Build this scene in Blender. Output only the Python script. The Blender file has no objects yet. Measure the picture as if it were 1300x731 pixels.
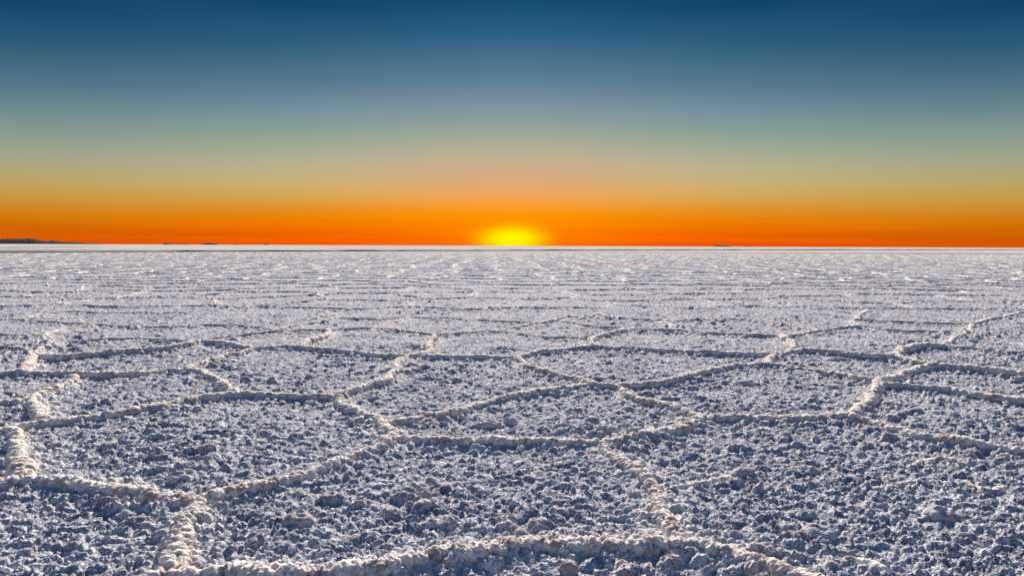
import bpy, math, random, heapq
import numpy as np
from mathutils import Vector, Matrix
from mathutils.geometry import delaunay_2d_cdt

random.seed(7)
SC = bpy.context.scene
COL = SC.collection

# ------------------------------------------------------------------ camera
CAM_H = 1.2
F_PX = 867.0                     # focal length in photo pixels (24 mm on full frame)
PITCH = math.atan(53.5 / F_PX)
ROLL = math.radians(0.22)
cam_data = bpy.data.cameras.new("camera")
cam_data.sensor_width = 36.0
cam_data.lens = 36.0 * F_PX / 1300.0
cam_data.clip_start = 0.05
cam_data.clip_end = 200000.0
cam = bpy.data.objects.new("camera", cam_data)
COL.objects.link(cam)
CAM_M = (Matrix.Translation((0, 0, CAM_H)) @ Matrix.Rotation(math.radians(90) - PITCH, 4, 'X')
         @ Matrix.Rotation(ROLL, 4, 'Z'))
cam.matrix_world = CAM_M
SC.camera = cam


def ground_at(px, py, z=0.0):
    """point of the ground plane that the photograph shows at pixel px, py"""
    d = CAM_M.to_3x3() @ Vector(((px - 650.0) / F_PX, -(py - 365.5) / F_PX, -1.0))
    t = (z - CAM_H) / d.z
    return np.array((d.x * t, d.y * t))


# ------------------------------------------------------------------ colour management
SC.view_settings.view_transform = 'Standard'
SC.view_settings.look = 'None'
SC.view_settings.gamma = 1.0
EXPOSURE = 0.78
SC.view_settings.exposure = EXPOSURE
SC.cycles.use_denoising = True
SC.cycles.max_bounces = 6
SC.cycles.diffuse_bounces = 4
SC.cycles.glossy_bounces = 2


def lin(c, gain=1.0):
    o = []
    for v in c:
        v = v / 255.0
        o.append((v / 12.92 if v <= 0.04045 else ((v + 0.055) / 1.055) ** 2.4) * gain)
    return (*o, 1.0)


# ------------------------------------------------------------------ sky (world)
SUN_EL = math.radians(28.0)
SUN_AZ = 0.0                      # straight ahead (+Y)
world = bpy.data.worlds.new("World")
SC.world = world
world.use_nodes = True
wn, wl = world.node_tree.nodes, world.node_tree.links
wn.clear()
w_out = wn.new('ShaderNodeOutputWorld')
w_bg = wn.new('ShaderNodeBackground')
wl.new(w_bg.outputs[0], w_out.inputs[0])
w_tc = wn.new('ShaderNodeTexCoord')
w_sep = wn.new('ShaderNodeSeparateXYZ')
wl.new(w_tc.outputs['Generated'], w_sep.inputs[0])


def m_(op, a, b=None, c=None, clamp=False, N=wn, L=wl):
    n = N.new('ShaderNodeMath')
    n.operation = op
    n.use_clamp = clamp
    for i, v in enumerate((a, b, c)):
        if v is None:
            continue
        if isinstance(v, (int, float)):
            n.inputs[i].default_value = v
        else:
            L.new(v, n.inputs[i])
    return n.outputs[0]


el = m_('MULTIPLY', m_('ARCSINE', w_sep.outputs['Z']), 180 / math.pi)       # degrees
az = m_('MULTIPLY', m_('ARCTAN2', w_sep.outputs['X'], w_sep.outputs['Y']), 180 / math.pi)
el01 = m_('POWER', m_('DIVIDE', m_('MAXIMUM', el, 0.0), 90.0), 0.5, clamp=True)


def ramp(stops, fac):
    r = wn.new('ShaderNodeValToRGB')
    cr = r.color_ramp
    cr.interpolation = 'LINEAR'
    while len(cr.elements) < len(stops):
        cr.elements.new(0.5)
    for e, (p, c) in zip(cr.elements, stops):
        e.position = math.sqrt(max(p, 0) / 90.0)
        e.color = lin(c, 2 ** -EXPOSURE)
    wl.new(fac, r.inputs[0])
    return r.outputs[0]


def deg(y, x=650):                # photo row on column x -> elevation in degrees
    d = CAM_M.to_3x3() @ Vector(((x - 650.0) / F_PX, -(y - 365.5) / F_PX, -1.0))
    return math.degrees(math.asin(d.normalized().z))


UP = [(25, (16, 68, 104)), (45, (28, 74, 112)), (90, (38, 84, 128))]
centre = ramp([(0, (255, 92, 0)), (deg(300), (255, 112, 0)), (deg(285), (255, 134, 0)), (deg(272), (255, 148, 4)),
               (deg(262), (250, 156, 46)), (deg(248), (240, 166, 92)), (deg(230), (222, 172, 122)), (deg(208), (202, 176, 142)),
               (deg(188), (178, 174, 152)), (deg(165), (154, 165, 154)), (deg(140), (130, 150, 160)), (deg(110), (100, 132, 154)),
               (deg(80), (76, 116, 144)), (deg(45), (44, 98, 134)), (deg(0), (16, 74, 114))] + UP, el01)
mid = ramp([(0, (232, 74, 0)), (deg(302, 330), (244, 96, 0)), (deg(288, 330), (244, 112, 0)), (deg(274, 330), (238, 132, 4)),
            (deg(262, 330), (226, 148, 40)), (deg(248, 330), (216, 166, 84)), (deg(228, 330), (202, 178, 120)), (deg(205, 330), (184, 178, 142)),
            (deg(182, 330), (161, 171, 150)), (deg(160, 330), (138, 160, 152)), (deg(135, 330), (118, 144, 158)), (deg(100, 330), (88, 122, 144)),
            (deg(60, 330), (54, 102, 132)), (deg(0, 330), (14, 70, 108))] + UP, el01)
edge = ramp([(0, (208, 72, 4)), (deg(302, 20), (212, 90, 2)), (deg(286, 20), (208, 104, 4)), (deg(270, 20), (204, 126, 18)),
             (deg(250, 20), (202, 152, 66)), (deg(224, 20), (184, 166, 108)), (deg(196, 20), (160, 165, 138)),
             (deg(168, 20), (136, 154, 146)), (deg(135, 20), (106, 134, 142)), (deg(90, 20), (68, 108, 130)), (deg(45, 20), (34, 86, 118)), (deg(0, 20), (12, 66, 104))] + UP, el01)
back = ramp([(0, (112, 108, 142)), (6, (130, 120, 148)), (14, (116, 124, 160)), (30, (80, 112, 158)),
             (55, (56, 100, 152)), (90, (38, 84, 132))], el01)


def mix(fac, a, b, mode='MIX'):
    n = wn.new('ShaderNodeMix')
    n.data_type = 'RGBA'
    n.blend_type = mode
    n.clamp_result = False
    if isinstance(fac, (int, float)):
        n.inputs[0].default_value = fac
    else:
        wl.new(fac, n.inputs[0])
    for s, v in ((n.inputs[6], a), (n.inputs[7], b)):
        if isinstance(v, tuple):
            s.default_value = v
        else:
            wl.new(v, s)
    return n.outputs[2]


def smooth(v, a, b):
    n = wn.new('ShaderNodeMapRange')
    n.interpolation_type = 'SMOOTHSTEP'
    wl.new(v, n.inputs[0])
    n.inputs[1].default_value = a
    n.inputs[2].default_value = b
    return n.outputs[0]


aaz = m_('ABSOLUTE', az)
sky = mix(smooth(aaz, 0.0, 20.0), centre, mid)
sky = mix(smooth(aaz, 12.0, 40.0), sky, edge)
sky = mix(smooth(aaz, 40.0, 150.0), sky, back)
# thin streaks of haze low over the horizon
w_map = wn.new('ShaderNodeCombineXYZ')
wl.new(m_('MULTIPLY', az, 0.045), w_map.inputs[0])
wl.new(m_('MULTIPLY', el, 1.7), w_map.inputs[1])
w_noise = wn.new('ShaderNodeTexNoise')
w_noise.inputs['Scale'].default_value = 1.0
w_noise.inputs['Detail'].default_value = 3.0
wl.new(w_map.outputs[0], w_noise.inputs['Vector'])
streak = m_('MULTIPLY_ADD', smooth(w_noise.outputs[0], 0.35, 0.65), 0.16, 0.92)
low = smooth(el, 3.2, 0.2)
streak = m_('ADD', m_('MULTIPLY', streak, low), m_('SUBTRACT', 1.0, low))
cs = wn.new('ShaderNodeCombineColor')
for i in range(3):
    wl.new(streak, cs.inputs[i])
sky = mix(1.0, sky, cs.outputs[0], 'MULTIPLY')
# the sun's disc swollen by the air, standing on the horizon
gx = m_('DIVIDE', az, 2.15)
gy = m_('DIVIDE', m_('SUBTRACT', el, 0.55), 0.86)
g2 = m_('ADD', m_('MULTIPLY', gx, gx), m_('MULTIPLY', gy, gy))
glow = m_('POWER', 2.718, m_('MULTIPLY', m_('POWER', g2, 1.35), -0.62))
gx3 = m_('DIVIDE', az, 7.0)
gy3 = m_('DIVIDE', el, 2.6)
halo = m_('POWER', 2.718, m_('MULTIPLY', m_('ADD', m_('MULTIPLY', gx3, gx3), m_('MULTIPLY', gy3, gy3)), -1.0))
sky = mix(m_('MULTIPLY', halo, 0.22), sky, lin((255, 172, 0), 2 ** -EXPOSURE))
sky = mix(m_('MINIMUM', glow, 1.0), sky, lin((255, 240, 0), 2 ** -EXPOSURE * 1.05))
wl.new(sky, w_bg.inputs[0])
w_bg.inputs[1].default_value = 1.0

# ------------------------------------------------------------------ sun
sun_d = bpy.data.lights.new("sun", 'SUN')
sun_d.energy = 5.0
sun_d.angle = math.radians(2.0)
sun_d.color = (1.0, 0.90, 0.79)
sun = bpy.data.objects.new("sun", sun_d)
COL.objects.link(sun)
sun.rotation_euler = (math.radians(-90) + SUN_EL, 0, SUN_AZ)


# ------------------------------------------------------------------ helpers
def tag(o, label=None, cat=None, group=None, kind=None):
    if label: o['label'] = label
    if cat: o['category'] = cat
    if group: o['group'] = group
    if kind: o['kind'] = kind
    return o


def link_mesh(name, verts, faces, mat, parent=None, attrs=None, smooth_faces=True, loc=None):
    me = bpy.data.meshes.new(name)
    verts = np.asarray(verts, dtype=np.float32)
    faces = np.asarray(faces, dtype=np.int32)
    if loc is not None:
        verts = verts - np.array(loc, dtype=np.float32)
    k = faces.shape[1]
    me.vertices.add(len(verts))
    me.vertices.foreach_set('co', verts.ravel())
    me.loops.add(faces.size)
    me.loops.foreach_set('vertex_index', faces.ravel())
    me.polygons.add(len(faces))
    me.polygons.foreach_set('loop_start', np.arange(0, faces.size, k, dtype=np.int32))
    me.polygons.foreach_set('loop_total', np.full(len(faces), k, dtype=np.int32))
    if smooth_faces:
        me.polygons.foreach_set('use_smooth', np.ones(len(faces), dtype=bool))
    for an, av in (attrs or {}).items():
        a = me.attributes.new(an, 'FLOAT', 'POINT')
        a.data.foreach_set('value', np.asarray(av, dtype=np.float32).ravel())
    me.update(calc_edges=True)
    me.materials.append(mat)
    o = bpy.data.objects.new(name, me)
    COL.objects.link(o)
    if parent is not None:
        o.parent = parent
    if loc is not None:
        o.location = loc
    return o


def rnd(ix, iy, s, iz=None):
    """hash of integer lattice coordinates to [0,1)"""
    h = ix.astype(np.int64) * 374761393 + iy.astype(np.int64) * 668265263 + s * 2246822519
    if iz is not None:
        h = h + iz.astype(np.int64) * 3266489917
    h = (h ^ (h >> 13)) * 1274126177
    h = h & 0xFFFFFFFF
    h = ((h ^ (h >> 15)) * 2246822519) & 0xFFFFFFFF
    h = h ^ (h >> 13)
    return (h & 0xFFFFFF).astype(np.float32) / 16777216.0


def vnoise(x, y, s=0):
    ix = np.floor(x); iy = np.floor(y)
    fx = x - ix; fy = y - iy
    fx = fx * fx * (3 - 2 * fx); fy = fy * fy * (3 - 2 * fy)
    ix = ix.astype(np.int64); iy = iy.astype(np.int64)
    a = rnd(ix, iy, s); b = rnd(ix + 1, iy, s); c = rnd(ix, iy + 1, s); d = rnd(ix + 1, iy + 1, s)
    return (a + (b - a) * fx) * (1 - fy) + (c + (d - c) * fx) * fy


def fbm(x, y, s=0, o=4):
    v = 0; a = 0.5; t = 0
    for i in range(o):
        v = v + a * vnoise(x * 2 ** i + 17.3 * i, y * 2 ** i - 9.1 * i, s + i); t += a; a *= 0.5
    return v / t


def bubbles(x, y, c, s, rmin, rmax, hmax, power=1.0):
    """union of rounded salt nodules on a jittered lattice of spacing c; returns height, tint"""
    ix = np.floor(x / c).astype(np.int64); iy = np.floor(y / c).astype(np.int64)
    best = np.zeros_like(x); tint = np.zeros_like(x)
    for dx in (-1, 0, 1):
        for dy in (-1, 0, 1):
            jx = ix + dx; jy = iy + dy
            cx = (jx + rnd(jx, jy, s)) * c; cy = (jy + rnd(jx, jy, s + 1)) * c
            q = rnd(jx, jy, s + 2)
            R = c * (rmin + (rmax - rmin) * q * q)
            th = (rnd(jx, jy, s + 3) - 0.5) * 2.2
            e = 1.0 + 1.2 * rnd(jx, jy, s + 5)
            ux = x - cx; uy = y - cy
            ca, sa = np.cos(th), np.sin(th)
            a = (ux * ca + uy * sa) / e; b = (-ux * sa + uy * ca)
            d2 = (a * a + b * b) / (R * R)
            t = rnd(jx, jy, s + 4)
            h = hmax * (0.35 + 0.65 * t) * (R / (c * rmax)) * np.power(np.clip(1 - d2, 0, 1), 0.5 * power)
            m = h > best
            best = np.where(m, h, best); tint = np.where(m, t, tint)
    return best, tint


def cauli(p, c, s):
    """3-D nodular noise in 0..1: rounded lobes with creased joints"""
    ip = np.floor(p / c).astype(np.int64)
    best = np.full(len(p), 9.0, dtype=np.float32); tint = np.zeros(len(p), dtype=np.float32)
    for dx in (-1, 0, 1):
        for dy in (-1, 0, 1):
            for dz in (-1, 0, 1):
                jx = ip[:, 0] + dx; jy = ip[:, 1] + dy; jz = ip[:, 2] + dz
                ux = (jx + rnd(jx, jy, s, jz)) * c - p[:, 0]
                uy = (jy + rnd(jx, jy, s + 1, jz)) * c - p[:, 1]
                uz = (jz + rnd(jx, jy, s + 2, jz)) * c - p[:, 2]
                d = (ux * ux + uy * uy + uz * uz) / (c * c)
                m = d < best
                best = np.where(m, d, best)
                tint = np.where(m, rnd(jx, jy, s + 3, jz), tint)
    return np.sqrt(np.clip(1.0 - best, 0, 1)), tint


# ------------------------------------------------------------------ materials
def new_mat(name):
    m = bpy.data.materials.new(name)
    m.use_nodes = True
    N, L = m.node_tree.nodes, m.node_tree.links
    return m, N, L, N['Principled BSDF']


def node_mix(N, L, fac, a, b, mode='MIX'):
    n = N.new('ShaderNodeMix'); n.data_type = 'RGBA'; n.blend_type = mode
    if isinstance(fac, (int, float)): n.inputs[0].default_value = fac
    else: L.new(fac, n.inputs[0])
    for s, v in ((n.inputs[6], a), (n.inputs[7], b)):
        if isinstance(v, tuple): s.default_value = v
        else: L.new(v, s)
    return n.outputs[2]


def noise(N, L, vec, scale, detail=3.0, rough=0.5):
    n = N.new('ShaderNodeTexNoise')
    n.inputs['Scale'].default_value = scale
    n.inputs['Detail'].default_value = detail
    n.inputs['Roughness'].default_value = rough
    L.new(vec, n.inputs['Vector'])
    return n.outputs[0]


def rng(N, L, v, a, b, c=0.0, d=1.0):
    n = N.new('ShaderNodeMapRange'); n.interpolation_type = 'SMOOTHSTEP'
    L.new(v, n.inputs[0])
    for i, q in enumerate((a, b, c, d)): n.inputs[i + 1].default_value = q
    return n.outputs[0]


def salt_material(name, base, alt, stain, stain_lo, stain_hi, bump=0.6, fine=150.0, sss=0.0, far=None, white=0.22, spec=0.05, edge=None):
    m, N, L, P = new_mat(name)
    geo = N.new('ShaderNodeNewGeometry')
    pos = geo.outputs['Position']
    at = N.new('ShaderNodeAttribute'); at.attribute_name = 'tint'
    n1 = noise(N, L, pos, 2.2, 3)
    n2 = noise(N, L, pos, 26.0, 4, 0.6)
    n3 = noise(N, L, pos, fine, 3, 0.6)
    c = node_mix(N, L, rng(N, L, n1, 0.35, 0.65), base, alt)
    st = m_('ADD', m_('MULTIPLY', at.outputs['Fac'], 0.55, N=N, L=L), m_('MULTIPLY', n2, 0.6, N=N, L=L), N=N, L=L)
    c = node_mix(N, L, rng(N, L, st, stain_lo, stain_hi), c, stain)
    c = node_mix(N, L, rng(N, L, m_('ADD', m_('MULTIPLY', n3, 0.6, N=N, L=L), m_('MULTIPLY', n2, 0.4, N=N, L=L), N=N, L=L), 0.47, 0.57, 0.0, white), c, (0.80, 0.80, 0.82, 1))
    if edge:                                  # paler salt spilling from the ridges onto the crust
        ea = N.new('ShaderNodeAttribute'); ea.attribute_name = 'edge'
        c = node_mix(N, L, m_('MULTIPLY', ea.outputs['Fac'], 0.75, N=N, L=L), c, edge)
    if far:                                   # crust colour evens out to one neutral grey with distance
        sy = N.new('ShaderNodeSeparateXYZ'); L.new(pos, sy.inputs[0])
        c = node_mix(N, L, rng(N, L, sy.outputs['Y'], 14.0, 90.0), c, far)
    L.new(c, P.inputs['Base Color'])
    P.inputs['Roughness'].default_value = 0.9
    P.inputs['Specular IOR Level'].default_value = spec
    if sss:
        P.inputs['Subsurface Weight'].default_value = sss
        P.inputs['Subsurface Radius'].default_value = (1.0, 0.80, 0.66)
        P.inputs['Subsurface Scale'].default_value = 0.03
    b1 = N.new('ShaderNodeBump'); b1.inputs['Strength'].default_value = bump; b1.inputs['Distance'].default_value = 0.006
    L.new(n3, b1.inputs['Height'])
    vor = N.new('ShaderNodeTexVoronoi'); vor.feature = 'SMOOTH_F1'
    vor.inputs['Scale'].default_value = fine * 0.45
    L.new(pos, vor.inputs['Vector'])
    b2 = N.new('ShaderNodeBump'); b2.inputs['Strength'].default_value = bump; b2.inputs['Distance'].default_value = 0.01
    b2.invert = True
    L.new(vor.outputs['Distance'], b2.inputs['Height'])
    L.new(b1.outputs[0], b2.inputs['Normal'])
    b3 = N.new('ShaderNodeBump'); b3.inputs['Strength'].default_value = bump; b3.inputs['Distance'].default_value = 0.03
    L.new(noise(N, L, pos, 17.0, 4, 0.65), b3.inputs['Height'])
    L.new(b2.outputs[0], b3.inputs['Normal'])
    L.new(b3.outputs[0], P.inputs['Normal'])
    return m


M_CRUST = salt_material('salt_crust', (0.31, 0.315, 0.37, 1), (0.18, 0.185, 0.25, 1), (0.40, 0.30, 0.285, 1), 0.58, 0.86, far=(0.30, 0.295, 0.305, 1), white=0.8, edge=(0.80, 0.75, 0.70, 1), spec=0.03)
M_RIDGE = salt_material('ridge_salt', (0.86, 0.81, 0.75, 1), (0.74, 0.69, 0.64, 1), (0.42, 0.32, 0.26, 1), 0.50, 0.84, bump=0.8, sss=0.3)
M_LUMP = salt_material('lump_salt', (0.52, 0.49, 0.51, 1), (0.42, 0.40, 0.44, 1), (0.38, 0.29, 0.26, 1), 0.60, 0.95, bump=0.5, sss=0.0)

# flat salt out to the horizon: too far away for its nodules to be told apart
M_FAR, N, L, P = new_mat('far_salt')
geo = N.new('ShaderNodeNewGeometry')
pos = geo.outputs['Position']
map_ = N.new('ShaderNodeMapping'); map_.inputs['Scale'].default_value = (1.0, 0.5, 1.0)
L.new(pos, map_.inputs[0])
fn1 = noise(N, L, map_.outputs[0], 0.02, 5, 0.6)
fn2 = noise(N, L, map_.outputs[0], 0.35, 4, 0.6)
c = node_mix(N, L, rng(N, L, fn1, 0.35, 0.65), (0.56, 0.525, 0.50, 1), (0.50, 0.475, 0.46, 1))
c = node_mix(N, L, rng(N, L, fn2, 0.5, 0.7, 0, 0.35), c, (0.30, 0.29, 0.28, 1))
L.new(c, P.inputs['Base Color'])
P.inputs['Roughness'].default_value = 0.8
P.inputs['Specular IOR Level'].default_value = 0.0

M_ROCK, N, L, P = new_mat('dark_rock')
geo = N.new('ShaderNodeNewGeometry')
rn = noise(N, L, geo.outputs['Position'], 0.01, 6, 0.65)
c = node_mix(N, L, rng(N, L, rn, 0.35, 0.65), (0.016, 0.012, 0.011, 1), (0.012, 0.011, 0.012, 1))
L.new(c, P.inputs['Base Color'])
P.inputs['Roughness'].default_value = 0.95
P.inputs['Specular IOR Level'].default_value = 0.05

M_TRACK, N, L, P = new_mat('track_earth')
geo = N.new('ShaderNodeNewGeometry')
rn = noise(N, L, geo.outputs['Position'], 0.2, 4, 0.6)
c = node_mix(N, L, rng(N, L, rn, 0.35, 0.65), (0.05, 0.045, 0.045, 1), (0.09, 0.08, 0.08, 1))
L.new(c, P.inputs['Base Color'])
P.inputs['Roughness'].default_value = 0.9

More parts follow.
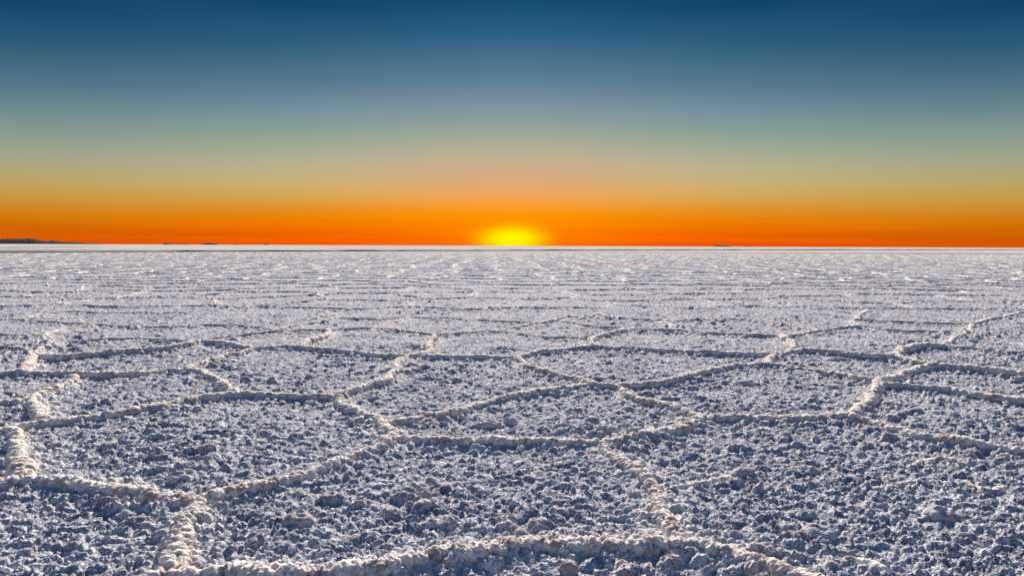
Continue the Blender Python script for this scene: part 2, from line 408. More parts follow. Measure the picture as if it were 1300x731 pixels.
# ------------------------------------------------------------------ the ridge network
# (label, size factor, polyline in photo pixels -> ground points)
R = [
 ("thick cream salt ridge arching along the bottom edge, shadowed beneath, the largest of all", 1.35,
  [(214,727),(300,727),(380,727),(460,723),(520,718),(555,709),(590,700),(640,696),(675,690),(740,694),(800,692),(835,690),(866,690)]),
 ("salt ridge curving off the bottom right from the thick arch, near side in deep shadow", 1.3,
  [(866,690),(900,696),(930,708),(965,720),(1000,731),(1060,752),(1120,775)]),
 ("short stub of ridge leaving the bottom left corner of the thick bottom arch", 1.1,
  [(214,727),(190,736),(150,760)]),
 ("crooked whitish ridge climbing from the thick bottom arch to the middle junction", 1.0,
  [(866,690),(868,680),(852,667),(845,650),(842,634),(838,617),(825,603),(803,591),(782,582),(769,571),(765,562)]),
 ("pale broad ridge running down left to the bottom edge, forking below the largest polygon", 1.15,
  [(214,727),(222,705),(228,680),(240,660),(252,645),(250,633)]),
 ("tan ridge along the lower left rim of the largest polygon, dark under its crest", 1.15,
  [(30,607),(60,608),(95,605),(120,616),(150,622),(190,627),(225,634),(250,633)]),
 ("long curving ridge along the lower right rim of the largest polygon", 1.1,
  [(250,633),(290,624),(330,614),(365,608),(400,596),(440,582),(462,573),(480,562),(498,556)]),
 ("steep whitish ridge on the left edge closing the largest polygon", 1.2,
  [(30,607),(20,592),(14,572),(10,555),(12,543)]),
 ("short ridge entering from the left edge at the lower left corner", 1.05, [(30,607),(10,613),(-30,618),(-110,640)]),
 ("nearly straight ridge along the upper left rim of the largest polygon", 1.0,
  [(12,543),(50,541),(100,534),(150,526),(200,517),(250,508),(280,502),(297,500)]),
 ("ridge stub leaving the left edge above the steep whitish ridge", 0.9, [(12,543),(-20,548),(-90,552)]),
 ("level ridge along the top rim of the largest polygon", 0.95, [(297,500),(330,503),(360,504),(390,503),(428,503)]),
 ("knobbly ridge sloping down right at the top right of the largest polygon", 1.0, [(428,503),(442,514),(457,523),(470,530),(484,537)]),
 ("very short link of ridge between two junctions left of the centre", 1.05, [(484,537),(497,547),(498,556)]),
 ("level ridge crossing the centre between the two middle junctions", 1.05,
  [(498,556),(550,558),(590,556),(620,555),(655,558),(690,559),(720,562),(765,562)]),
 ("rising ridge with dark underside right of the middle junction", 1.1, [(765,562),(800,554),(840,546),(868,541),(888,531)]),
 ("level tan ridge with long black shadow right of centre", 1.05, [(888,531),(920,528),(960,528),(1010,529),(1050,529),(1078,529)]),
 ("long ridge falling to the right edge from the right-hand junction", 1.05,
  [(1078,529),(1110,538),(1150,548),(1190,557),(1250,567),(1300,573),(1380,590)]),
 ("short whitish ridge climbing steeply from the right-hand junction", 1.0, [(1078,529),(1086,521),(1100,510),(1110,500),(1116,489)]),
 ("low ridge running to the right edge just above the long falling one", 0.8,
  [(1116,489),(1150,489),(1200,493),(1250,504),(1300,509),(1380,518)]),
 ("ridge sloping up right between the two ridges that reach the right edge", 0.95, [(1116,483),(1140,478),(1165,471),(1190,464)]),
 ("tiny gap of ridge joining two close corners right of the oval polygon", 0.9, [(1116,489),(1116,483)]),
 ("upper of the ridges that reach the right edge, dark and thin", 0.8, [(1190,464),(1230,467),(1262,471),(1300,475),(1370,480)]),
 ("lower right rim of the wide oval polygon right of centre", 0.85, [(978,463),(1010,468),(1055,474),(1082,478),(1116,483)]),
 ("long ridge swinging over the dome-shaped polygon right of centre", 0.95, [(786,491),(830,487),(870,479),(902,469),(930,465),(978,463)]),
 ("straight ridge sloping down right into the junction right of centre", 0.95, [(786,491),(794,499),(806,505),(830,512),(861,518),(888,531)]),
 ("brief level ridge left of the junction right of centre", 0.95, [(745,488),(765,490),(786,491)]),
 ("long ridge rising rightward through the centre above the level one", 1.0,
  [(484,537),(520,531),(560,524),(600,516),(640,507),(668,500),(705,496),(745,488)]),
 ("ridge of spaced knobs sloping down right above the centre", 0.95, [(655,455),(674,466),(711,476),(736,484),(745,488)]),
 ("whitish knobbly ridge climbing above the top right of the largest polygon", 1.0,
  [(428,503),(450,496),(480,486),(498,478),(502,468),(512,458),(520,452)]),
 ("short knobbly ridge above the top left of the largest polygon", 1.0, [(297,500),(286,490),(276,480),(256,473),(234,470)]),
 ("level ridge with a tan swollen knob toward the left edge", 0.9,
  [(234,470),(200,472),(170,475),(140,475),(110,476),(60,476),(23,472)]),
 ("last bit of ridge touching the left edge below the bright corner", 0.8, [(23,472),(0,477),(-70,484)]),
 ("crumbly whitish ridge zigzagging up near the left edge", 0.95, [(95,477),(86,482),(55,497),(35,507),(50,520),(57,534)]),
 ("short dark ridge at the left edge beside the crumbly zigzag", 0.85, [(35,507),(10,511),(-60,515)]),
 ("ridge rising right from the short knobbly one toward the far junction", 0.9, [(234,470),(250,463),(274,456),(300,450),(320,443)]),
 ("level ridge left of the upper central junction", 0.9,
  [(320,443),(345,442),(371,440),(396,443),(421,446),(472,450),(500,453),(520,452)]),
 ("small corner ridge down left of the far knobbly tee", 0.85, [(320,443),(299,440),(276,436),(254,434)]),
 ("long thin ridge with one round knob halfway along it", 0.85, [(254,434),(221,441),(178,446),(140,448),(101,452),(68,455),(41,451)]),
 ("brownish bent ridge near the left edge above the crumbly one", 0.9, [(41,451),(38,461),(23,472)]),
 ("short ridge from the left edge to the brownish bend", 0.85, [(41,451),(33,443),(22,441),(0,441),(-60,438)]),
 ("whitish short ridge standing up in the upper middle", 0.95, [(520,452),(536,453),(546,448),(548,441),(551,432),(553,425)]),
 ("straight level ridge right of the upper central junction", 0.85, [(536,453),(570,452),(610,453),(655,455)]),
 ("gently rising ridge in the distance right of centre", 0.85, [(655,455),(668,449),(700,446),(724,443),(752,441)]),
 ("long level ridge behind the dome-shaped polygon", 0.8, [(752,441),(792,442),(830,444),(856,446),(914,448),(955,451),(983,451)]),
 ("tiny whitish ridge left of the oval polygon", 0.9, [(978,463),(975,457),(983,451)]),
 ("top rim ridge of the wide oval polygon", 0.85, [(983,451),(1017,444),(1050,447),(1082,451),(1135,453)]),
 ("short top right rim of the oval polygon ending at the right junction", 0.85, [(1135,453),(1168,461),(1190,464)]),
 ("bright crumbly ridge at the far right rising above the oval polygon", 0.95, [(1135,453),(1149,444),(1163,439),(1201,440)]),
 ("thin ridge reaching the right edge above the oval polygon", 0.75, [(1201,440),(1239,442),(1290,447),(1360,450)]),
 ("whitish kinked ridge at the upper left corner of the oval polygon", 0.9, [(1010,444),(1004,438),(992,427)]),
 ("rising far ridge above the oval polygon", 0.85, [(992,427),(1015,424),(1044,420),(1070,416),(1092,413)]),
 ("far ridge link standing up near the upper right", 0.8, [(1092,413),(1086,407),(1095,399),(1102,393)]),
 ("thin far ridge going right from the upper right link", 0.7, [(1092,413),(1132,419),(1170,420),(1228,421)]),
 ("whitish ridge joining two bright clusters at the upper right", 0.95, [(1201,440),(1207,430),(1228,421),(1234,413)]),
 ("bright far ridge sloping up to the right edge", 0.95, [(1234,413),(1252,406),(1275,402),(1300,397),(1350,392)]),
 ("thin ridge behind the upper right link, running right", 0.65, [(1087,407),(1148,410),(1192,412),(1234,413)]),
 ("far whitish tick of ridge above the straight level one", 0.85, [(752,441),(747,432),(739,429)]),
 ("level far ridge left of the whitish tick", 0.75, [(553,425),(599,422),(637,420),(678,427),(739,429)]),
 ("far ridge right of the whitish tick climbing to a knot", 0.8, [(747,432),(770,425),(792,418)]),
 ("long far ridge running right to the kinked corner", 0.75, [(792,418),(856,419),(894,422),(930,423),(965,425),(992,427)]),
 ("far ridge crossing level left of the whitish standing one", 0.8, [(553,425),(518,420),(472,416),(440,418),(414,419)]),
 ("far forked tick of ridge left of centre", 0.9, [(414,419),(416,427),(388,436),(381,441)]),
 ("far level ridge running left from the forked tick", 0.8, [(414,419),(380,419),(345,420),(310,424),(264,430),(254,434)]),
 ("far left ridge bowing upward behind the one with the round knob", 0.75, [(254,434),(221,431),(165,429),(114,432),(76,433),(50,440),(41,451)]),
 ("thin far ridge joining the left bow to the left edge", 0.7, [(60,434),(58,427),(30,424),(0,424),(-60,422)]),
 ("far ridge with a bright knot, upper left", 0.7, [(58,427),(70,420),(96,416),(119,413)]),
 ("far level ridge right of the bright knot, upper left", 0.65, [(119,413),(178,417),(228,416),(272,413),(330,416),(345,420)]),
 ("farthest traced ridge reaching the left edge", 0.65, [(119,413),(63,410),(15,407),(-40,404)]),
 ("far sloping ridge above the left bow, upper left", 0.6, [(15,407),(50,400),(89,396),(127,398),(244,398)]),
 ("far ridge sloping down left from the forked pair left of centre", 0.75, [(427,403),(406,408),(366,414),(345,420)]),
 ("far whitish nick above the forked tick", 0.8, [(427,403),(414,396)]),
 ("far level ridge between the two nicks, upper middle", 0.7, [(427,403),(482,405),(518,403)]),
 ("far ridge sloping down left into the level one, upper middle", 0.7, [(518,403),(500,409),(483,414),(472,416)]),
 ("far level ridge continuing right, upper middle", 0.7, [(518,403),(574,403),(620,406),(650,408),(691,409)]),
 ("far sloping ridge of pale knobs above the centre", 0.85, [(637,420),(653,415),(678,411),(695,408),(706,404),(762,399)]),
 ("far thin ridge from the pale knobs to the knot", 0.65, [(695,408),(725,412),(754,416),(792,418)]),
 ("far thin ridge right of the pale knobs", 0.65, [(762,399),(770,404),(805,406),(843,408)]),
 ("far bright corner of ridge right of centre", 0.85, [(843,408),(852,412),(856,419)]),
 ("far ridge running right from the bright corner", 0.7, [(843,408),(884,404),(930,405),(970,407),(1044,420)]),
 ("low broken ridge of crumbs leaving the crooked whitish ridge to the right", 0.62, [(856,617),(880,613),(914,611),(930,604),(943,600),(958,603),(972,606)]),
 ("faint broken bow of crumbs in the right foreground, below the long falling ridge", 0.55, [(1158,590),(1172,583),(1195,582),(1215,583),(1228,590)]),
 ("faint level line of crumbs in the right foreground under the broken bow", 0.55, [(1108,620),(1125,616),(1142,611),(1165,612),(1180,613)]),
 ("faint slanting string of crumbs low in the right foreground", 0.5, [(1072,705),(1090,708),(1110,714),(1128,722)]),
 ("faint hump of crumbs at the far right side of the foreground", 0.55, [(1222,612),(1238,618),(1255,622),(1275,618)]),
]
MAIN_N = len(R)
NO_WALL = 5                        # the faint ones do not part two polygons


def wiggle(pts, amp, s):
    """resample a ground polyline every 6 cm and let it wander"""
    pts = np.array(pts)
    seg = np.linalg.norm(np.diff(pts, axis=0), axis=1)
    cum = np.concatenate([[0], np.cumsum(seg)])
    n = max(4, int(cum[-1] / 0.06))
    t = np.linspace(0, cum[-1], n)
    x = np.interp(t, cum, pts[:, 0]); y = np.interp(t, cum, pts[:, 1])
    if n > 8:                                     # soften the traced corners
        k = np.array([1, 2, 3, 2, 1.]) / 9
        for _ in range(3):
            x[2:-2] = np.convolve(x, k, 'valid'); y[2:-2] = np.convolve(y, k, 'valid')
    w = np.minimum(1, np.minimum(t, cum[-1] - t) / 0.15)
    x = x + (fbm(t * 2.2 + s * 3.1, t * 0 + s, 91, 3) - 0.5) * amp * w
    y = y + (fbm(t * 2.2 + s * 5.7, t * 0 + s, 95, 3) - 0.5) * amp * w
    return np.stack([x, y], 1)


ridges = []                                        # (label, size, ground polyline)
for i, (lab, size, px) in enumerate(R):
    ridges.append((lab, size, wiggle([ground_at(p[0], p[1], 0.042 if size > 0.65 else 0.02) for p in px], 0.13, i)))

# beyond the ridges that can be followed one by one: a polygon net of the same size
FAR = 150.0
rg = random.Random(5)
seeds = []
y = -1.0
c0 = 2.15
row = 0
while y < FAR + 4:
    half = (1.75 if y < 70 else 1.2) * max(y, 2) + 5
    x = -half + (row % 2) * c0 * 0.5
    while x < half:
        seeds.append(Vector((x + rg.uniform(-0.75, 0.75), y + rg.uniform(-0.7, 0.7))))
        x += c0
    y += c0 * 0.87
    row += 1
dv, de, df, *_ = delaunay_2d_cdt(seeds, [], [], 0, 1e-5, False)


def circum(a, b, c):
    d = 2 * (a.x * (b.y - c.y) + b.x * (c.y - a.y) + c.x * (a.y - b.y))
    if abs(d) < 1e-9: return None
    ux = (a.length_squared * (b.y - c.y) + b.length_squared * (c.y - a.y) + c.length_squared * (a.y - b.y)) / d
    uy = (a.length_squared * (c.x - b.x) + b.length_squared * (a.x - c.x) + c.length_squared * (b.x - a.x)) / d
    return (ux, uy)


cc = [circum(*(dv[i] for i in f)) for f in df]
owner = {}
for fi, f in enumerate(df):
    for k in range(3):
        owner.setdefault(frozenset((f[k], f[(k + 1) % 3])), []).append(fi)
CAM_INV = CAM_M.inverted()


def project(x, y):
    q = CAM_INV @ Vector((x, y, 0.0))
    if q.z > -0.05: return None
    return (650 + F_PX * q.x / -q.z, 365.5 - F_PX * q.y / -q.z)


net = []
for fs in owner.values():
    if len(fs) != 2 or cc[fs[0]] is None or cc[fs[1]] is None: continue
    a, b = np.array(cc[fs[0]]), np.array(cc[fs[1]])
    l = np.linalg.norm(a - b)
    if l < 0.08 or l > 6: continue
    m = (a + b) / 2
    if m[1] > 112 or abs(m[0]) > (1.7 if m[1] < 68 else 1.15) * m[1] + 3 or m[1] < -0.5: continue
    inside = False
    for q in (a, m, b):
        p = project(*q)
        if p is not None and -50 < p[0] < 1350 and p[1] > 397: inside = True
    if inside: continue
    vis = any((lambda p: p is not None and 0 < p[0] < 1300 and p[1] < 731)(project(*q)) for q in (a, m, b))
    net.append((float(m[1]), vis, a, b))
net.sort(key=lambda e: (not e[1], e[0]))
N_OBJ = 290 - MAIN_N
net_obj = [e for e in net if e[1]][:N_OBJ]
ids = set(map(id, net_obj))
net_rest = [e for e in net if id(e) not in ids]
for i, (d, v, a, b) in enumerate(net_obj):
    ridges.append((None, rg.uniform(0.6, 0.95), wiggle([a, b], 0.16, 200 + i)))

# ------------------------------------------------------------------ distance-to-ridge raster and plates
CELL = 0.05
GX0, GX1, GY0, GY1 = -19.0, 19.0, 0.6, 19.0
nx = int((GX1 - GX0) / CELL); ny = int((GY1 - GY0) / CELL)
dist = np.full((ny, nx), 3.0, dtype=np.float32)


def stamp(p, rad=1.6):
    x0 = max(0, int((p[0] - rad - GX0) / CELL)); x1 = min(nx, int((p[0] + rad - GX0) / CELL) + 1)
    y0 = max(0, int((p[1] - rad - GY0) / CELL)); y1 = min(ny, int((p[1] + rad - GY0) / CELL) + 1)
    if x0 >= x1 or y0 >= y1: return
    xs = GX0 + (np.arange(x0, x1) + 0.5) * CELL; ys = GY0 + (np.arange(y0, y1) + 0.5) * CELL
    d = np.sqrt((xs[None, :] - p[0]) ** 2 + (ys[:, None] - p[1]) ** 2)
    np.minimum(dist[y0:y1, x0:x1], d, out=dist[y0:y1, x0:x1])


for k, (lab, size, pl) in enumerate(ridges):
    if MAIN_N - NO_WALL <= k < MAIN_N: continue
    for p in pl: stamp(p)
for e in net_rest:
    if e[0] < 22:
        for t in np.linspace(0, 1, 30): stamp(e[2] * (1 - t) + e[3] * t)

# watershed of the distance field: one basin per salt polygon
cand = []
step = 4
for j in range(6, ny - 6, step):
    for i in range(6, nx - 6, step):
        cand.append((dist[j, i], j, i))
cand.sort(reverse=True)
taken = []
lab_map = np.full((ny, nx), -1, dtype=np.int32)
for v, j, i in cand:
    if v < 0.35: break
    ok = True
    for (tv, tj, ti) in taken:
        if (tj - j) ** 2 + (ti - i) ** 2 < (max(v, tv) * 1.15 / CELL) ** 2:
            ok = False; break
    if ok: taken.append((v, j, i))
heap = []
for n, (v, j, i) in enumerate(taken):
    heapq.heappush(heap, (-float(v), j, i, n))
D = dist.tolist()
LM = [[-1] * nx for _ in range(ny)]
while heap:
    v, j, i, n = heapq.heappop(heap)
    if LM[j][i] >= 0: continue
    LM[j][i] = n
    for dj, di in ((1, 0), (-1, 0), (0, 1), (0, -1)):
        a, b = j + dj, i + di
        if 0 <= a < ny and 0 <= b < nx and LM[a][b] < 0:
            heapq.heappush(heap, (max(v, -D[a][b]), a, b, n))
lab_map = np.array(LM, dtype=np.int32)


def sample_dist(x, y):
    fx = np.clip((x - GX0) / CELL - 0.5, 0, nx - 1.001); fy = np.clip((y - GY0) / CELL - 0.5, 0, ny - 1.001)
    i = fx.astype(np.int32); j = fy.astype(np.int32); fx = fx - i; fy = fy - j
    d = (dist[j, i] * (1 - fx) + dist[j, i + 1] * fx) * (1 - fy) + (dist[j + 1, i] * (1 - fx) + dist[j + 1, i + 1] * fx) * fy
    out = (x < GX0) | (x > GX1) | (y < GY0) | (y > GY1)
    return np.where(out, 1.0, d)


# ------------------------------------------------------------------ crust heightfield
def crust(x, y):
    big = fbm(x * 0.9, y * 0.9, 3, 3)
    wx = x + (vnoise(x * 24, y * 24, 61) - 0.5) * 0.026 + (vnoise(x * 75, y * 75, 62) - 0.5) * 0.011
    wy = y + (vnoise(x * 24, y * 24, 67) - 0.5) * 0.026 + (vnoise(x * 75, y * 75, 68) - 0.5) * 0.011
    patch = fbm(x * 1.7, y * 1.7, 31, 3)
    h1, t1 = bubbles(wx, wy, 0.084, 11, 0.17, 0.47, 0.050, 0.95)
    h2, t2 = bubbles(wx, wy, 0.042, 23, 0.26, 0.56, 0.033, 0.95)
    h3, t3 = bubbles(x, y, 0.017, 41, 0.28, 0.60, 0.015, 0.9)
    h1 = h1 * np.clip(0.15 + 1.7 * (patch - 0.30) * 1.6, 0.15, 1.35)
    base = np.maximum(h1, h2)
    tint = np.where(h1 > h2, t1, t2 * 0.55)
    h = base + h3 * 1.0 + (big - 0.5) * 0.03
    d = sample_dist(x, y)
    rise = np.exp(-(d / 0.11) ** 2) * 0.018
    hollow = -0.010 * np.exp(-((d - 0.22) / 0.12) ** 2)
    spill = np.clip(np.exp(-(d / 0.085) ** 2) * 1.5 * fbm(x * 14, y * 14, 131, 3) + 0.55 * np.exp(-(d / 0.2) ** 2) * (t2 > 0.72), 0, 1)
    return h + rise + hollow + 0.004, tint * np.clip(base / 0.03, 0, 1), spill


rows = [1.5]
while rows[-1] < 2.1: rows.append(rows[-1] * 1.007)
while rows[-1] < 8.0: rows.append(rows[-1] * 1.0028)
while rows[-1] < 22.0: rows.append(rows[-1] * 1.0034)
while rows[-1] < 45.0: rows.append(rows[-1] * 1.0055)
while rows[-1] < FAR: rows.append(rows[-1] * 1.009)
rows = np.array(rows)
us = np.concatenate([np.linspace(-1.9, -0.84, 64, endpoint=False), np.linspace(-0.84, 0.84, 840), np.linspace(0.84, 1.9, 65)[1:]])
X = us[None, :] * rows[:, None]
Y = np.repeat(rows[:, None], len(us), 1)
jit = (rows * 0.0008)[:, None]
X = X + (np.random.RandomState(1).rand(*X.shape) - 0.5) * jit
H, T, EDGE = crust(X.ravel(), Y.ravel())
fade = np.clip((FAR - Y.ravel()) / (FAR * 0.5), 0, 1)
H = H * (1.0 + 0.15 * np.clip((Y.ravel() - 5.0) / 8.0, 0, 1)) * np.clip(1.0 - (Y.ravel() - 25.0) / 130.0, 0.35, 1.0)
V = np.stack([X.ravel(), Y.ravel(), H], 1).astype(np.float32)
nr, nc = X.shape
idx = np.arange(nr * nc, dtype=np.int32).reshape(nr, nc)
Fq = np.stack([idx[:-1, :-1].ravel(), idx[:-1, 1:].ravel(), idx[1:, 1:].ravel(), idx[1:, :-1].ravel()], 1)
fcx = V[Fq].mean(axis=1)
gi = ((fcx[:, 0] - GX0) / CELL).astype(np.int32); gj = ((fcx[:, 1] - GY0) / CELL).astype(np.int32)
ins = (gi >= 0) & (gi < nx) & (gj >= 0) & (gj < ny)
plate = np.full(len(Fq), -1, dtype=np.int32)
plate[ins] = lab_map[gj[ins], gi[ins]]

# the flat itself: one sheet to the horizon, the crust plates lie on it
sz = 90000.0
flat_v = [(-sz, -sz, -0.03), (sz, -sz, -0.03), (sz, sz, -0.03), (-sz, sz, -0.03)]
salt_flat = link_mesh('salt_flat', flat_v, [(0, 1, 2, 3)], M_FAR, smooth_faces=False)
tag(salt_flat, 'white salt flat paved with knobbly polygons out to the horizon', kind='structure')


def sub_mesh(name, sel, mat, parent):
    f = Fq[sel]
    used, inv = np.unique(f, return_inverse=True)
    return link_mesh(name, V[used], inv.reshape(f.shape), mat, parent, {'tint': T[used], 'edge': EDGE[used]})


vis_plate = []
for n in range(len(taken)):
    sel = plate == n
    cnt = int(sel.sum())
    if cnt < 60:
        plate[sel] = -1
        continue
    vis_plate.append((n, sel))
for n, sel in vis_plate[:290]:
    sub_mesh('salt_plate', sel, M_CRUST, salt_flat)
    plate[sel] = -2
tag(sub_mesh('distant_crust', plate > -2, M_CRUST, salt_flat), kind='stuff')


# ------------------------------------------------------------------ ridges
def ridge_mesh(pl, size, s):
    d_near = float(np.min(np.linalg.norm(pl, axis=1)))
    ds = max(0.0045, 0.0019 * d_near)
    seg = np.linalg.norm(np.diff(pl, axis=0), axis=1)
    cum = np.concatenate([[0], np.cumsum(seg)])
    n = max(6, int(cum[-1] / ds))
    t = np.linspace(-0.02, cum[-1] + 0.02, n)
    x = np.interp(t, cum, pl[:, 0]); y = np.interp(t, cum, pl[:, 1])
    tx = np.gradient(x); ty = np.gradient(y)
    k = np.ones(9) / 9
    if n > 20:
        tx = np.convolve(tx, k, 'same'); ty = np.convolve(ty, k, 'same')
    l = np.hypot(tx, ty) + 1e-9
    nxn, nyn = -ty / l, tx / l
    size = 0.74 * size * (1.0 + 0.3 * float(np.clip((d_near - 4.0) / 6.0, 0, 1)))
    m = int(np.clip(0.20 * size / ds, 8, 34))
    a = np.linspace(-0.08, 1.08, m) * math.pi                  # tucks under the crust on both sides
    clump = fbm(t * 5.5 + s * 7.7, t * 0 + s * 1.3, 51, 3)
    clump2 = fbm(t * 1.6 + s * 2.7, t * 0 + s * 4.3, 57, 2)
    wdt = (0.009 + 0.042 * clump ** 1.35 + 0.006 * clump2) * size
    hgt = (0.006 + 0.034 * clump ** 1.2 + 0.012 * clump2) * size * (1.0 + 0.3 * float(np.clip((d_near - 3.0) / 5.0, 0, 1)))
    end = np.clip(np.minimum(t + 0.03, cum[-1] + 0.03 - t) / 0.05, 0.05, 1) ** 0.5
    wdt = wdt * (1.0 + 0.35 * float(np.clip((d_near - 4.0) / 6.0, 0, 1)))
    wdt = wdt * end; hgt = hgt * end
    ca, sa = np.cos(a), np.sin(a)
    px = x[:, None] + nxn[:, None] * ca[None] * wdt[:, None]
    py = y[:, None] + nyn[:, None] * ca[None] * wdt[:, None]
    pz = (np.sign(sa) * np.abs(sa) ** 0.6)[None] * hgt[:, None] + (0.021 if size > 0.5 else 0.008) + 0.015 * float(np.clip((d_near - 3.5) / 5.0, 0, 1))
    side = (fbm(px * 11, py * 11, 71, 3) - 0.5) * 0.05 * size
    px = px + nxn[:, None] * side; py = py + nyn[:, None] * side
    nz = np.repeat(sa[None], n, 0)
    nx_ = nxn[:, None] * ca[None]; ny_ = nyn[:, None] * ca[None]
    P0 = np.stack([px.ravel(), py.ravel(), pz.ravel()], 1)
    Nn = np.stack([nx_.ravel(), ny_.ravel(), nz.ravel()], 1)
    c1, t1 = cauli(P0, 0.036, 101)
    if ds < 0.016:
        c2, t2 = cauli(P0, 0.016, 131)
    else:
        c2 = c1 * 0; t2 = t1
    sc = size * np.repeat(end, m)
    disp = ((c1 - 0.62) * 0.044 + (c2 - 0.5) * 0.038) * sc
    P1 = P0 + Nn * disp[:, None]
    idx = np.arange(n * m).reshape(n, m)
    f = np.stack([idx[:-1, :-1].ravel(), idx[1:, :-1].ravel(), idx[1:, 1:].ravel(), idx[:-1, 1:].ravel()], 1)
    return P1, f[:, ::-1], 0.75 * t1 + 0.25 * t2


def mid_loc(pl):
    p = pl[len(pl) // 2]
    return (float(p[0]), float(p[1]), 0.0)


def far_label(pl):
    a = project(*pl[0]); b = project(*pl[-1]); p = project(*pl[len(pl) // 2])
    if a[0] > b[0]: a, b = b, a
    k = (b[1] - a[1]) / max(1.0, b[0] - a[0])
    ang = 'level' if abs(k) < 0.03 else 'steep' if abs(k) > 0.35 else 'falling' if k > 0 else 'rising'
    zones = ((110, 'at the left edge'), (230, 'under the long hill\'s right tip'), (350, 'under the left islets'), (480, 'right of the left islets'),
             (600, 'just left of the sun'), (700, 'straight under the sun'), (820, 'just right of the sun'),
             (960, 'under the right-hand islet'), (1130, 'right of the right-hand islet'), (9999, 'near the right edge'))
    z = next(n for x, n in zones if p[0] < x)
    row = 'lowest' if p[1] > 388 else 'lower' if p[1] > 380 else 'middle' if p[1] > 372 else 'upper'
    return f'thin {ang} salt ridge, {row} far rows, {z}', p[0]


far_sets = {}
for i, (lab, size, pl) in enumerate(ridges):
    if lab is None:
        n, px_ = far_label(pl)
        far_sets.setdefault(n, []).append((px_, i))
FAR_NAME = {}
ORD = ('first', 'second', 'third', 'fourth', 'fifth', 'sixth', 'seventh', 'eighth', 'ninth', 'tenth', 'eleventh', 'twelfth')
for n, lst in far_sets.items():
    for k, (px_, i) in enumerate(sorted(lst)):
        FAR_NAME[i] = n if len(lst) == 1 else f'{n}, {ORD[min(k, 11)]} from left'

for i, (lab, size, pl) in enumerate(ridges):
    v, f, t = ridge_mesh(pl, size, i)
    o = link_mesh('salt_ridge', v, f, M_RIDGE, None, {'tint': t}, loc=mid_loc(pl))
    if lab is None:
        tag(o, FAR_NAME[i], 'salt ridge', 'thin far salt ridges in rows below the horizon')
    else:
        tag(o, lab, 'salt ridge', 'salt ridges outlining the near polygons')

# past the first 300: the rest of the net as one object
vs, fs, ts = [], [], []
off = 0
for i, (d, vis, a, b) in enumerate(net_rest):
    l = np.linalg.norm(b - a)
    n = max(3, int(l / max(0.05, 0.005 * max(d, 4)))) + 1
    tt = np.linspace(0, 1, n)
    px = a[0] + (b[0] - a[0]) * tt; py = a[1] + (b[1] - a[1]) * tt
    wob = (fbm(tt * l * 2 + i * 3.3, tt * 0 + i, 77, 2) - 0.5) * 0.25 * np.minimum(1, np.minimum(tt, 1 - tt) * 4)
    tx, ty = (b - a) / l
    px = px - ty * wob; py = py + tx * wob
    cl = fbm(px * 6, py * 6, 81, 2)
    far = 1.0 + min(d, 150) / 220.0
    hh = (0.030 + 0.050 * cl) * float(np.interp(d, (20, 40, 70, 150), (1.0, 0.7, 0.5, 0.4))); ww = (0.050 + 0.035 * cl)
    prof = ((-1.3, -0.1), (-0.9, 0.55), (-0.3, 1.0), (0.4, 0.95), (1.0, 0.5), (1.3, -0.1)) if d < 60 else ((-1.2, -0.1), (-0.5, 1.0), (0.5, 0.9), (1.2, -0.1))
    m = len(prof)
    V3 = np.zeros((n, m, 3))
    for k, (pa, pb) in enumerate(prof):
        V3[:, k, 0] = px - ty * pa * ww; V3[:, k, 1] = py + tx * pa * ww; V3[:, k, 2] = pb * hh + 0.006
    idx = np.arange(n * m).reshape(n, m) + off
    fs.append(np.stack([idx[:-1, :-1].ravel(), idx[:-1, 1:].ravel(), idx[1:, 1:].ravel(), idx[1:, :-1].ravel()], 1)[:, ::-1])
    vs.append(V3.reshape(-1, 3)); ts.append(np.repeat(cl, m) * 0.8)
    off += n * m
o = link_mesh('distant_salt_ridges', np.concatenate(vs), np.concatenate(fs), M_RIDGE, None, {'tint': np.concatenate(ts)})
tag(o, 'dense faint net of tiny salt ridges merging into lines just below the horizon', 'salt ridges', kind='stuff')


# ------------------------------------------------------------------ single lumps that stand out
def lump_mesh(p, w, dpt, h, s, det=1.0):
    n, m = int(44 * det), int(20 * det)
    th = np.linspace(0, 2 * math.pi, n, endpoint=False)
    ph = np.linspace(0.02, 0.62, m) * math.pi
    TH, PH = np.meshgrid(th, ph)
    nrm = np.stack([np.sin(PH) * np.cos(TH), np.sin(PH) * np.sin(TH), np.cos(PH)], 2).reshape(-1, 3)
    q = nrm * np.array((w / 2, dpt / 2, h)) + np.array((p[0], p[1], 0.006))
    c1, t1 = cauli(q, 0.038, 301 + s)
    c2, t2 = cauli(q, 0.017, 331 + s)
    q = q + nrm * ((c1 - 0.62) * 0.045 + (c2 - 0.5) * 0.018)[:, None]
    idx = np.arange(n * m).reshape(m, n)
    nxt = np.roll(idx, -1, axis=1)
    f = np.stack([idx[:-1].ravel(), idx[1:].ravel(), nxt[1:].ravel(), nxt[:-1].ravel()], 1)
    top = q[:n].mean(axis=0)
    q = np.concatenate([q, top[None]]); t1 = np.concatenate([t1, t1[:1]])
    cap = np.stack([np.full(n, n * m), idx[0], nxt[0], nxt[0]], 1)
    return q, f, t1


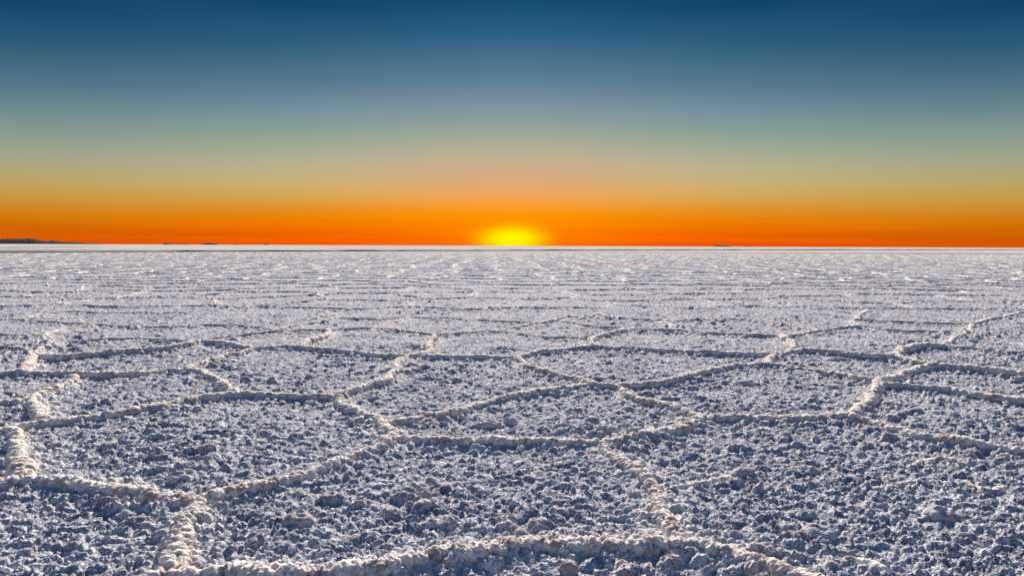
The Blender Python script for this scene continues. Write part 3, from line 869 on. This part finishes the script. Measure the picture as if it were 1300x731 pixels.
LUMPS = [
 ("broad low salt mound inside the dome-shaped polygon right of centre", (948, 487), 0.28, 0.16, 0.035),
 ("brown salt mound shaped like a cap inside the wide oval polygon", (1062, 457), 0.30, 0.17, 0.035),
 ("brownish salt lump left of centre between two long ridges, elongated sideways", (621, 539), 0.17, 0.09, 0.03),
 ("rounded brown salt lump right of the sideways pair above the central ridge", (648, 535), 0.10, 0.08, 0.03),
 ("brown knobbly salt mound above the rising ridge right of centre", (771, 546), 0.16, 0.10, 0.035),
 ("smaller brown salt lump up left of the brown knobbly mound", (745, 541), 0.10, 0.07, 0.025),
 ("tan salt lump on the middle of the largest polygon", (228, 609), 0.13, 0.09, 0.03),
 ("ochre salt lump in the polygon below the level central ridge", (525, 621), 0.075, 0.06, 0.028),
 ("reddish salt lump just right of the ochre lump", (539, 627), 0.07, 0.06, 0.028),
 ("tan peaked salt lump low in the lower middle polygon, left side", (378, 660), 0.14, 0.10, 0.035),
 ("wide pale salt lump standing just above the thick bottom arch", (823, 683), 0.17, 0.11, 0.04),
 ("tall brown salt lump lit on top in the lower right field", (945, 602), 0.17, 0.11, 0.05),
 ("pale salt lump on the right-hand field by the long falling ridge", (1025, 596), 0.10, 0.08, 0.04),
 ("brown salt lump in the right foreground field, rounded like a loaf", (1192, 652), 0.12, 0.10, 0.04),
 ("large pinkish salt lump low in the right foreground", (1037, 676), 0.15, 0.12, 0.04),
 ("small round cream salt lump below the short ridge above the largest polygon", (250, 521), 0.075, 0.06, 0.03),
 ("round bright knob of salt on the long thin far left ridge", (140, 448), 0.15, 0.10, 0.075),
 ("swollen tan knob of salt on the level left ridge", (138, 476), 0.17, 0.10, 0.06),
 ("smooth brown salt lump beside the pale ridge at the bottom left", (244, 716), 0.085, 0.07, 0.035),
 ("lilac rounded salt lump in front of the thick bottom arch", (720, 722), 0.075, 0.06, 0.035),
]
for i, (lab, p, w, dp, h) in enumerate(LUMPS):
    g = ground_at(p[0], p[1], h * 0.6)
    v, f, t = lump_mesh(g, w * 0.8, dp * 0.8, h * 0.85, i)
    o = link_mesh('salt_lump', v, f, M_LUMP, None, {'tint': t}, loc=(float(g[0]), float(g[1]), 0.0))
    tag(o, lab, 'salt lump', 'salt lumps standing out of the crust')


# ------------------------------------------------------------------ raised track crossing the flat
def berm(name, pts, height, width, label):
    P2 = np.array([ground_at(*p) for p in pts])
    seg = np.linalg.norm(np.diff(P2, axis=0), axis=1); cum = np.concatenate([[0], np.cumsum(seg)])
    n = int(cum[-1] / 1.5)
    t = np.linspace(0, cum[-1], n)
    x = np.interp(t, cum, P2[:, 0]); y = np.interp(t, cum, P2[:, 1])
    tx = np.gradient(x); ty = np.gradient(y); l = np.hypot(tx, ty)
    hh = height * (0.6 + 0.8 * fbm(t * 0.12, t * 0, 7, 3)) * np.clip(np.minimum(t, cum[-1] - t) / 12, 0.05, 1)
    prof = ((-1, -0.2), (-0.8, 0.8), (-0.6, 1), (0.6, 0.95), (0.8, 0.75), (1, -0.2))
    V3 = np.zeros((n, 6, 3))
    for k, (a, b) in enumerate(prof):
        j = 1 + 0.15 * (fbm(t * 0.5, t * 0 + k, 17, 2) - 0.5)
        V3[:, k, 0] = x - ty / l * a * width / 2 * j; V3[:, k, 1] = y + tx / l * a * width / 2 * j
        V3[:, k, 2] = b * hh
    idx = np.arange(n * 6).reshape(n, 6)
    f = np.stack([idx[:-1, :-1].ravel(), idx[:-1, 1:].ravel(), idx[1:, 1:].ravel(), idx[1:, :-1].ravel()], 1)[:, ::-1]
    o = link_mesh(name, V3.reshape(-1, 3), f, M_TRACK)
    tag(o, label, kind='structure')


berm('track', [(-500, 325.5), (-150, 322.6), (0, 321.3), (325, 319.4), (650, 318.2), (975, 317.5), (1300, 317.3), (1420, 317.4)],
     0.27, 3.0, 'thin dark raised track crossing the whole salt flat below the horizon')
berm('track', [(-400, 316.6), (-150, 315.6), (0, 314.7), (60, 314.2), (130, 313.3)],
     0.20, 3.0, 'second fainter dark line of track below the hill at the left')


# ------------------------------------------------------------------ hills on the horizon
def hill(prof, dist_m, label, depth=0.12, ext=1.0):
    """prof: (photo column, height in photo pixels above the horizon)"""
    xs = np.array([p[0] for p in prof], float); hs = np.array([p[1] for p in prof], float)
    unit = dist_m / F_PX
    n = max(24, int((xs[-1] - xs[0]) * 2.5)); m = 17
    cx = np.linspace(xs[0], xs[-1], n)
    hh = np.interp(cx, xs, hs)
    jag = 1 + 0.16 * (fbm(cx * 0.35, cx * 0 + dist_m, 5, 3) - 0.5)
    wx = (cx - 650) * unit
    half = max(120.0, (xs[-1] - xs[0]) * unit * depth)
    V3 = np.zeros((n, m, 3))
    for k in range(m):
        v = -1 + 2 * k / (m - 1)
        g = max(0, 1 - v * v) ** 0.8
        V3[:, k, 0] = wx * (1 + v * half / dist_m)
        V3[:, k, 1] = dist_m + v * half
        z = hh * jag * unit * g * (1 - 0.35 * abs(v) * fbm(cx * 0.5 + v * 3, cx * 0 + v * 2, 9, 3))
        V3[:, k, 2] = np.where((np.arange(n) == 0) | (np.arange(n) == n - 1) | (k in (0, m - 1)), -1.0, z)
    idx = np.arange(n * m).reshape(n, m)
    f = np.stack([idx[:-1, :-1].ravel(), idx[1:, :-1].ravel(), idx[1:, 1:].ravel(), idx[:-1, 1:].ravel()], 1)
    c = (float(wx.mean()), dist_m, 0.0)
    o = link_mesh('hill', V3.reshape(-1, 3), f, M_ROCK, loc=c)
    tag(o, label, kind='structure')


hill([(-170, 0), (-120, 3), (-60, 6), (-20, 5.2), (0, 5.4), (6, 6.6), (20, 6.5), (30, 6.6), (44, 6.7), (49, 5.0), (58, 3.8), (64, 3.6), (68, 4.6), (73, 3.6),
      (80, 2.8), (92, 2.6), (105, 2.0), (112, 1.4), (125, 1.1), (140, 0)], 14000.0, 'long dark flat-topped hill on the horizon at the left edge')
hill([(205, 0), (211, 2.2), (216, 1.2), (225, 1.0), (240, 1.1), (247, 0)], 16000.0, 'low dark islet with a peaked left end, right of the long hill')
hill([(252, 0), (258, 1.8), (265, 2.2), (274, 2.0), (280, 0)], 16500.0, 'dark rounded islet, second from the long hill')
hill([(295, 0), (298, 1.0), (303, 1.0), (306, 0)], 17000.0, 'tiny flat islet, third from the long hill')
hill([(334, 0), (337, 1.6), (340, 1.5), (344, 0)], 17000.0, 'tiny dark islet farthest right of the left-hand islets')
hill([(902, 0), (907, 1.7), (922, 1.8), (932, 0)], 15500.0, 'thin dark islet on the horizon right of the sun')
hill([(942, 0), (946, 1.3), (952, 0.9), (956, 0)], 16000.0, 'speck of an islet right of the thin dark one')
